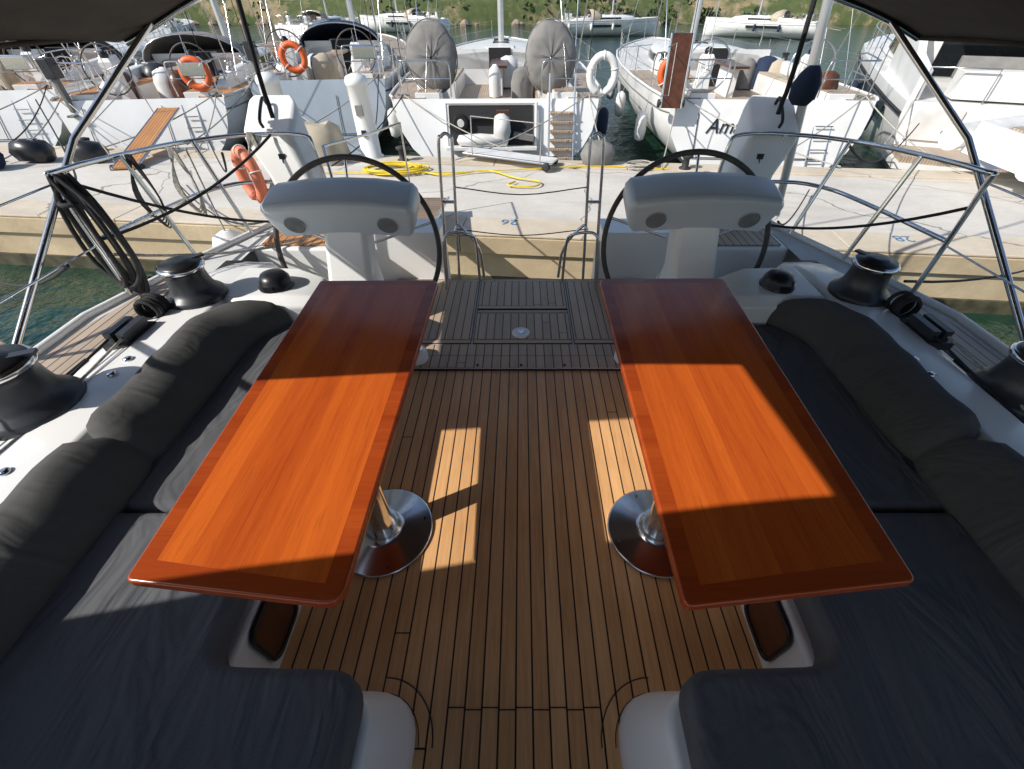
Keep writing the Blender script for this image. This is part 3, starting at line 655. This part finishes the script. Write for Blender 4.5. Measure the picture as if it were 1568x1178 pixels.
        b.loft([[(.1+a*w,.1+c*w,z) for a,c in((-1,-1),(1,-1),(1.1,0),(1,1),(-1,1))] for z,w in((.70,.10),(.95,.17),(1.2,.15),(1.28,.05))],'offwhite')
        b.box((.55,.1,.86),(.42,.16,.10),'canvasgrey',ry=.15); b.box((.12,.12,1.3),(.26,.1,.06),'rustwood')
        b.lathe([(.14,-.05),(.16,0),(.14,.05)],(-.75,.18,1.1),'black',16,RX(pi/2)); b.lathe([(.07,-.06),(.08,0),(.07,.06)],(-.75,.16,1.1),'offwhite',16,RX(pi/2)); b.box((-.35,.22,1.2),(.5,.1,.06),'winchblack')
        for i in range(6): b.box((1.35,ry(.45+.16*i)-.08,.45+.16*i),(.5,.16,.03),'teakaft')
        for px in(1.09,1.61): b.tube([(px,-.06,.35),(px,ry(1.45)-.06,1.45),(px,.45,1.9)],.02,'steel',8)
    else:
        b.tube([(-.34*beam,ry(.53)-.02,.53),(.24*beam,ry(.53)-.02,.53)],.010,'rubber',6)
        for px in(-.30*beam,.10*beam): b.tube([(px,ry(.53)-.02,.53),(px,ry(1.3)-.02,1.3)],.008,'rubber',6)
        b.tube([(.4*hb,ry(.4)-.05,.4),(.4*hb,rake-.03,1.3)],.015,'steel',6); b.tube([(.55*hb,ry(.4)-.05,.4),(.55*hb,rake-.03,1.3)],.015,'steel',6)
        for i in range(4): b.tube([(.4*hb,ry(.5+.2*i)-.06,.5+.2*i),(.55*hb,ry(.5+.2*i)-.06,.5+.2*i)],.012,'steel',5)
    for s in(-1,1):
        b.box((s*.78*hb,rake+.14,fb+.05),(.26,.05,.04),'steel')
        b.tube(sag((s*.78*hb,rake+.1,fb+.06),(s*1.0*hb+R.uniform(-.5,.5),-1.55-R.random()*.5,.82),.12),.012,R.choice(['ropewhite','ropeblack']),6)
        b.tube(sag((s*.78*hb,rake+.1,fb+.06),(-s*.3*hb,-1.5,.82),.12),.012,'ropewhite',6)
    b.done('transom_fittings',E)
    if label: text('lettering',label,(-.50,ry(1.0)-.03,.96),(pi/2-math.atan(rake/fb),0,0),.38,'lettering',E,.3,.004)
    if buoy:
        for bx,bm_,kind in buoy:
            if kind=='ring':
                b=MB(); b.ring((bx,rake+.02,fb+.42),.24,.07,bm_,RX(pi/2),30,10)
                for k in range(4): a=k*pi/2+.7; b.ring((bx+.24*cos(a),rake+.02,fb+.42+.24*sin(a)),.074,.01,'white',RY(-a),12,5)
                b.done('lifebuoy_ring',E)
            else: o=horseshoe((bx,rake,fb+.4),bm_,1.15); o.parent=E
    if gear>=2:
        b=MB()
        b.box((-.7*hb,rake+.02,fb+.55),(.2,.28,.34),'winchblack'); b.box((-.7*hb,rake-.02,fb+.1),(.09,.14,.6),'canvasgrey'); b.box((-.7*hb,rake-.08,fb-.25),(.16,.3,.04),'canvasgrey')
        b.box((.66*hb,rake+.05,fb+.5),(.5,.2,.24),'steel')
        b.done('rail_outboard',E,.03)
    return E
def instance(E,x,y,yaw):
    F=empty('moored_sailboat',(x,y,WZ),yaw)
    for c in E.children:
        o=bpy.data.objects.new(c.name,c.data); sc.collection.objects.link(o); o.parent=F
        for md in c.modifiers:
            if md.type=='WEIGHTED_NORMAL': continue
            n=o.modifiers.new(md.name,md.type)
            if md.type=='SOLIDIFY': n.thickness=md.thickness
            if md.type=='BEVEL': n.width=md.width; n.limit_method='ANGLE'
sailboat('moored_sailboat',-.50,10.05,.02,4.95,15,'white',1.48,'none',covers=True,garage=True,buoy=[(2.15,'white','shoe')],gear=1)
sailboat('moored_sailboat',5.0,9.65,-.05,4.7,14,'white',1.52,'none',label='Amarone',buoy=[(-2.05,'orange','ring')],gear=1)
sailboat('moored_sailboat',-8.1,10.4,.16,3.9,12.5,'white',1.42,'canvasgrey',teakm='teakwarm',buoy=[(1.3,'orange','ring')],gear=2)
sailboat('moored_sailboat',-4.75,11.8,.13,3.6,13,'hullblue',1.60,'navy',gear=2,buoy=[(-.4,'orange','ring')])
sailboat('moored_sailboat',-12.6,11.2,.18,4.2,13,'white',1.45,'bimini',teakm='teakwarm',gear=2)
F1=sailboat('moored_sailboat',-17.5,12.2,.15,4.2,13,'white',1.35,'navy',gear=3)
F2=sailboat('moored_sailboat',-30,44,.3,4,12,'white',1.3,'canvasbeige',gear=1,lite=True)
instance(F1,-22.5,12.8,.17)
for x,y,yw in((-21,50,-.25),(-9,66,1.2),(3.5,60,-1.4),(30,55,.9),(-44,60,.2)): instance(F2,x,y,yw)
def pedestal(x,y):
    b=MB(); b.lathe([(.22,0),(.22,.04),(.18,.06),(.18,1.15),(.195,1.16),(.195,1.22),(.17,1.28),(.06,1.32)],(x,y,QZ),'white',28); b.box((x,y-.18,QZ+.8),(.12,.04,.16),'canvasgrey'); b.box((x,y-.185,QZ+.45),(.08,.05,.10),'black'); b.done('service_pedestal')
pedestal(-2.85,8.95); pedestal(-4.45,9.1)
def motoryacht(x,y,yaw,b_,L):
    E=empty('motor_yacht',(x,y,WZ),yaw); hb=b_/2
    b=MB(); U=[0,.1,.3,.5,.7,.85,.95,1]; W=[.92,.96,1,1,.9,.62,.28,.02]; secs=[]
    for u,w in zip(U,W):
        z=1.35+.7*u; w*=hb; r=[(w,u*L,z),(w*1.0,u*L,z-.25),(w*.93,u*L,z*.45),(w*.85,u*L,0),(w*.5,u*L,-.3)]; secs.append(r+[(-a,c,d) for a,c,d in r[::-1]])
    b.loft(secs,'white',closed=False,caps=False); b.add(secs[0],[tuple(range(10))],'white')
    b.loft([[(-w*hb,u*L,1.35+.7*u-.005),(w*hb,u*L,1.35+.7*u-.005)] for u,w in zip(U,W)],'offwhite',closed=False,caps=False,smooth=False)
    b.box((0,-.55,.45),(b_*.86,1.2,.14),'teakgrey'); b.box((0,-.55,.34),(b_*.9,1.25,.12),'white')
    b.box((-.3*b_,-.02,.95),(.2*b_,.06,.6),'offwhite'); b.box((.3*b_,-.02,.95),(.2*b_,.06,.6),'offwhite')
    for s in(-1,1): b.tube([(s*w*hb*1.01,u*L,1.12+.66*u) for u,w in zip(U,W)],.035,'rubber',6)
    b.done('hull',E)
    b=MB()
    for s in(-1,1):
        b.loft([[(s*w*hb*1.012,u*L,.70+.55*u),(s*w*hb*1.015,u*L,1.05+.62*u)] for u,w in zip(U[1:6],W[1:6])],'darkglass',closed=False,caps=False)
    ss=[]
    for u,wk,h in((.22,.8,1.35),(.3,.8,1.45),(.5,.74,1.45),(.68,.55,.7),(.76,.4,.1)):
        z0=1.35+.7*u; w=wk*hb; ss.append([(w,u*L,z0),(w*.95,u*L,z0+h*.35),(w*.84,u*L,z0+h*.85),(w*.7,u*L,z0+h),(-w*.7,u*L,z0+h),(-w*.84,u*L,z0+h*.85),(-w*.95,u*L,z0+h*.35),(-w,u*L,z0)])
    b.loft(ss,'white')
    for s in(-1,1): b.loft([[(s*(w*hb*1.01),u*L,z0+h*.14),(s*(w*hb*.885),u*L,z0+h*.80)] for u,w,z0,h in((.25,.8,1.52,1.4),(.5,.745,1.70,1.45),(.66,.57,1.8,.8))],'darkglass',closed=False,caps=False)
    b.box((0,.22*L-.02,2.1),(b_*.55,.04,1.1),'darkglass')
    for s in(-1,1): b.loft([[(s*.82*hb,k,1.35),(s*.9*hb,k,1.35),(s*.9*hb,k,z),(s*.82*hb,k,z)] for k,z in((.1,1.9),(.1*L,2.1),(.22*L,3.0),(.28*L,3.3))],'white')
    b.box((0,.13*L+.2,3.35),(b_*.78,.26*L,.14),'white'); b.box((0,.3*L,3.6),(b_*.6,.25*L,.5),'white')
    b.box((0,.5,1.65),(b_*.55,.6,.5),'white'); b.box((0,.9,1.9),(b_*.55,.2,.4),'canvasgrey')
    b.done('superstructure',E,.03)
    b=MB()
    for s in(-1,1):
        ks=rng(.3*L,.97*L,9)
        b.tube([(s*hb*.95*(1-max(0,(k/L-.55))**1.6*3.2),k,1.35+.7*k/L+.6) for k in ks],.015,'steel',6)
        for k in ks: b.tube([(s*hb*.95*(1-max(0,(k/L-.55))**1.6*3.2),k,1.35+.7*k/L),(s*hb*.95*(1-max(0,(k/L-.55))**1.6*3.2),k,1.35+.7*k/L+.6)],.012,'steel',5)
        b.tube([(s*.85*hb,.1,1.35),(s*.85*hb,.1,1.95),(s*.3*hb,.1,1.95),(s*.3*hb,.1,1.35)],.016,'steel',7)
        for k in(.12*L,.4*L): b.lathe([(.02,-.35),(.14,-.3),(.16,-.1),(.16,.2),(.12,.3),(.03,.35)],(s*(hb+.16),k,.8),'navy',14)
        b.tube(sag((s*.85*hb,.1,1.4),(s*1.1*hb,-1.6,.8),.12),.014,'ropewhite',6)
    b.done('rails',E)
motoryacht(10.3,10.3,-.42,4.3,13); motoryacht(16.2,9.6,-.42,4.6,14)
motoryacht(-27.5,13,.15,4.4,13)
E=empty('inflatable_dinghy',(8.6,7.8,-.40),-.35); E.rotation_euler=(0,.12,-1.25)
b=MB(); b.tube([(-.62,-1.4,.35),(-.66,-.4,.36),(-.62,.6,.4),(-.35,1.25,.5),(0,1.45,.55),(.35,1.25,.5),(.62,.6,.4),(.66,-.4,.36),(.62,-1.4,.35)],.19,'offwhite',16,smooth=5)
b.loft([[(-.55,k,.3),(0,k,z),(.55,k,.3)] for k,z in((-1.2,.05),(0,.02),(.7,.1),(1.2,.4))],'white',closed=False,caps=False); b.box((0,-1.2,.4),(.95,.06,.45),'white'); b.box((0,-.2,.45),(.95,.25,.05),'teakgrey')
b.tube([(-.81,-1.4,.36),(-.85,-.4,.37),(-.81,.6,.41),(-.48,1.4,.5),(0,1.64,.56),(.48,1.4,.5),(.81,.6,.41),(.85,-.4,.37),(.81,-1.4,.36)],.028,'canvasgrey',8,smooth=5)
b.done('tubes_and_floor',E)
def hose(cx,cy,r,turns,mat,rr=.014):
    b=MB(); pts=[]
    for i in range(int(turns*16)):
        a=i*2*pi/16; k=r*(1+.25*sin(i*.37)+.12*sin(i*1.1)); pts.append((cx+k*cos(a)*1.3,cy+k*sin(a)*.7,QZ+.04+.012*(i/16)%.05+.01*sin(i)))
    b.tube(pts,rr,mat,7,smooth=2); return b
b=hose(-2.15,8.05,.36,8,'yellow'); b.tube([(-1.8,8.0,QZ+.04),(-1.3,7.75,QZ+.04),(-.6,8.0,QZ+.04),(-.1,7.6,QZ+.04),(.3,7.4,QZ+.04),(.2,7.15,QZ+.04),(-.2,7.2,QZ+.04),(-.1,7.4,QZ+.04)],.014,'yellow',7,smooth=6); b.done('garden_hose')
b=MB(); b.tube([(-4.5,8.2,QZ+.04),(-3.2,7.9,QZ+.04),(-1.2,7.9,QZ+.04),(1.2,8.25,QZ+.04),(2.6,8.1,QZ+.04)],.010,'yellow',7,smooth=8); b.done('power_cable')
b=hose(2.2,8.25,.22,5,'ropewhite',.012); b.done('coiled_rope')
b=hose(-3.9,8.0,.22,5,'navy',.014); b.done('coiled_rope')
def gangway(loc,rot,L,mat):
    b=MB(); b.box((0,0,.0),(.4,L,.03),mat)
    for s in(-.2,.2): b.tube([(s,-L/2,.0),(s,L/2,.0)],.022,'steel',8)
    for s in(-.23,.23): b.lathe([(.03,-.025),(.07,-.025),(.07,.025),(.03,.025)],(s,-L/2+.08,-.045),'rubber',16,RY(pi/2))
    b.tube([(-.22,-L/2+.2,.0),(-.22,-L/2+.2,.6)],.01,'steel',6); b.tube([(-.22,L/2-.2,.0),(-.22,L/2-.2,.6)],.01,'steel',6); b.tube([(-.22,-L/2+.2,.6),(-.22,L/2-.2,.6)],.008,'ropewhite',6)
    o=b.done('gangway',None,loc=loc); o.rotation_euler=rot; return o
gangway((-7.2,9.3,-.25),(.22,0,.15),2.4,'teakwarm')
gangway((-.2,8.5,-.40),(.02,0,1.2),1.7,'offwhite')
gangway((2.95,9.95,.68),(1.42,0,-.05),1.15,'rustwood')
b=MB(); b.loft([[(-3.7+a*w,8.75+c*w*.8,QZ+z+.03*sin(a*9+c*5)) for a,c in((-1,-1),(0,-1.08),(1,-1),(1.05,0),(1,1),(0,1.05),(-1,1),(-1.06,0))] for z,w in((0,.42),(.3,.36),(.5,.33),(.6,.2))],'canvasbeige'); b.done('tarp_covered_crate')
for x in(-8.5,-2.2,2.9,8.8,-13):
    for yy in(.32,QW-.3):
        b=MB(); b.lathe([(.10,0),(.10,.02),(.06,.04),(.055,.16),(.10,.2),(.10,.23),(.03,.25)],(x,5.3+QA*x+yy,QZ+.025),'rubber',18); b.done('bollard')
for x,y,m_ in((-9.5,8.2,'navy'),(-10.2,8.4,'canvasbeige'),(-9.0,8.7,'black'),(-11,8.8,'canvasgrey'),(-12,8.5,'navy'),(-8.0,8.7,'black'),(9.5,7.5,'canvasgrey'),(1.4,8.5,'canvasgrey')):
    b=MB(); b.loft([[(x+a*w,y+c*w*.7,QZ+.03+z+.03*sin(a*7+x)) for a,c in((-1,-.8),(-.3,-1),(.8,-.9),(1,0),(.8,.9),(0,1),(-.9,.8),(-1.1,0))] for z,w in((0,.25),(.15,.3),(.28,.24),(.33,.1))],m_); b.done('gear_bag')

# ---------------------------------------------------------------- camera, light, world
cam=bpy.data.cameras.new('camera'); co=bpy.data.objects.new('camera',cam); sc.collection.objects.link(co)
co.location=(0,0,1.7); co.rotation_euler=(radians(90-42.2),0,0); cam.sensor_width=36; cam.lens=36*650/1568; cam.shift_x=-14/1568; cam.clip_end=2500; cam.clip_start=.02
sc.camera=co
d=Vector((.71,.35,-.62)).normalized()
su=bpy.data.lights.new('sun','SUN'); su.energy=5; su.angle=radians(.5); su.color=(1,.96,.9); so=bpy.data.objects.new('sun',su); sc.collection.objects.link(so)
so.rotation_euler=d.to_track_quat('-Z','Y').to_euler()
w=bpy.data.worlds.new('World'); sc.world=w; w.use_nodes=True; nt=w.node_tree
sky=nt.nodes.new('ShaderNodeTexSky'); sky.sky_type='NISHITA'; sky.sun_disc=False; sky.sun_elevation=math.asin(-d.z); sky.sun_rotation=math.atan2(-d.x,-d.y)%(2*pi)
nt.links.new(sky.outputs[0],nt.nodes['Background'].inputs[0]); nt.nodes['Background'].inputs[1].default_value=.14
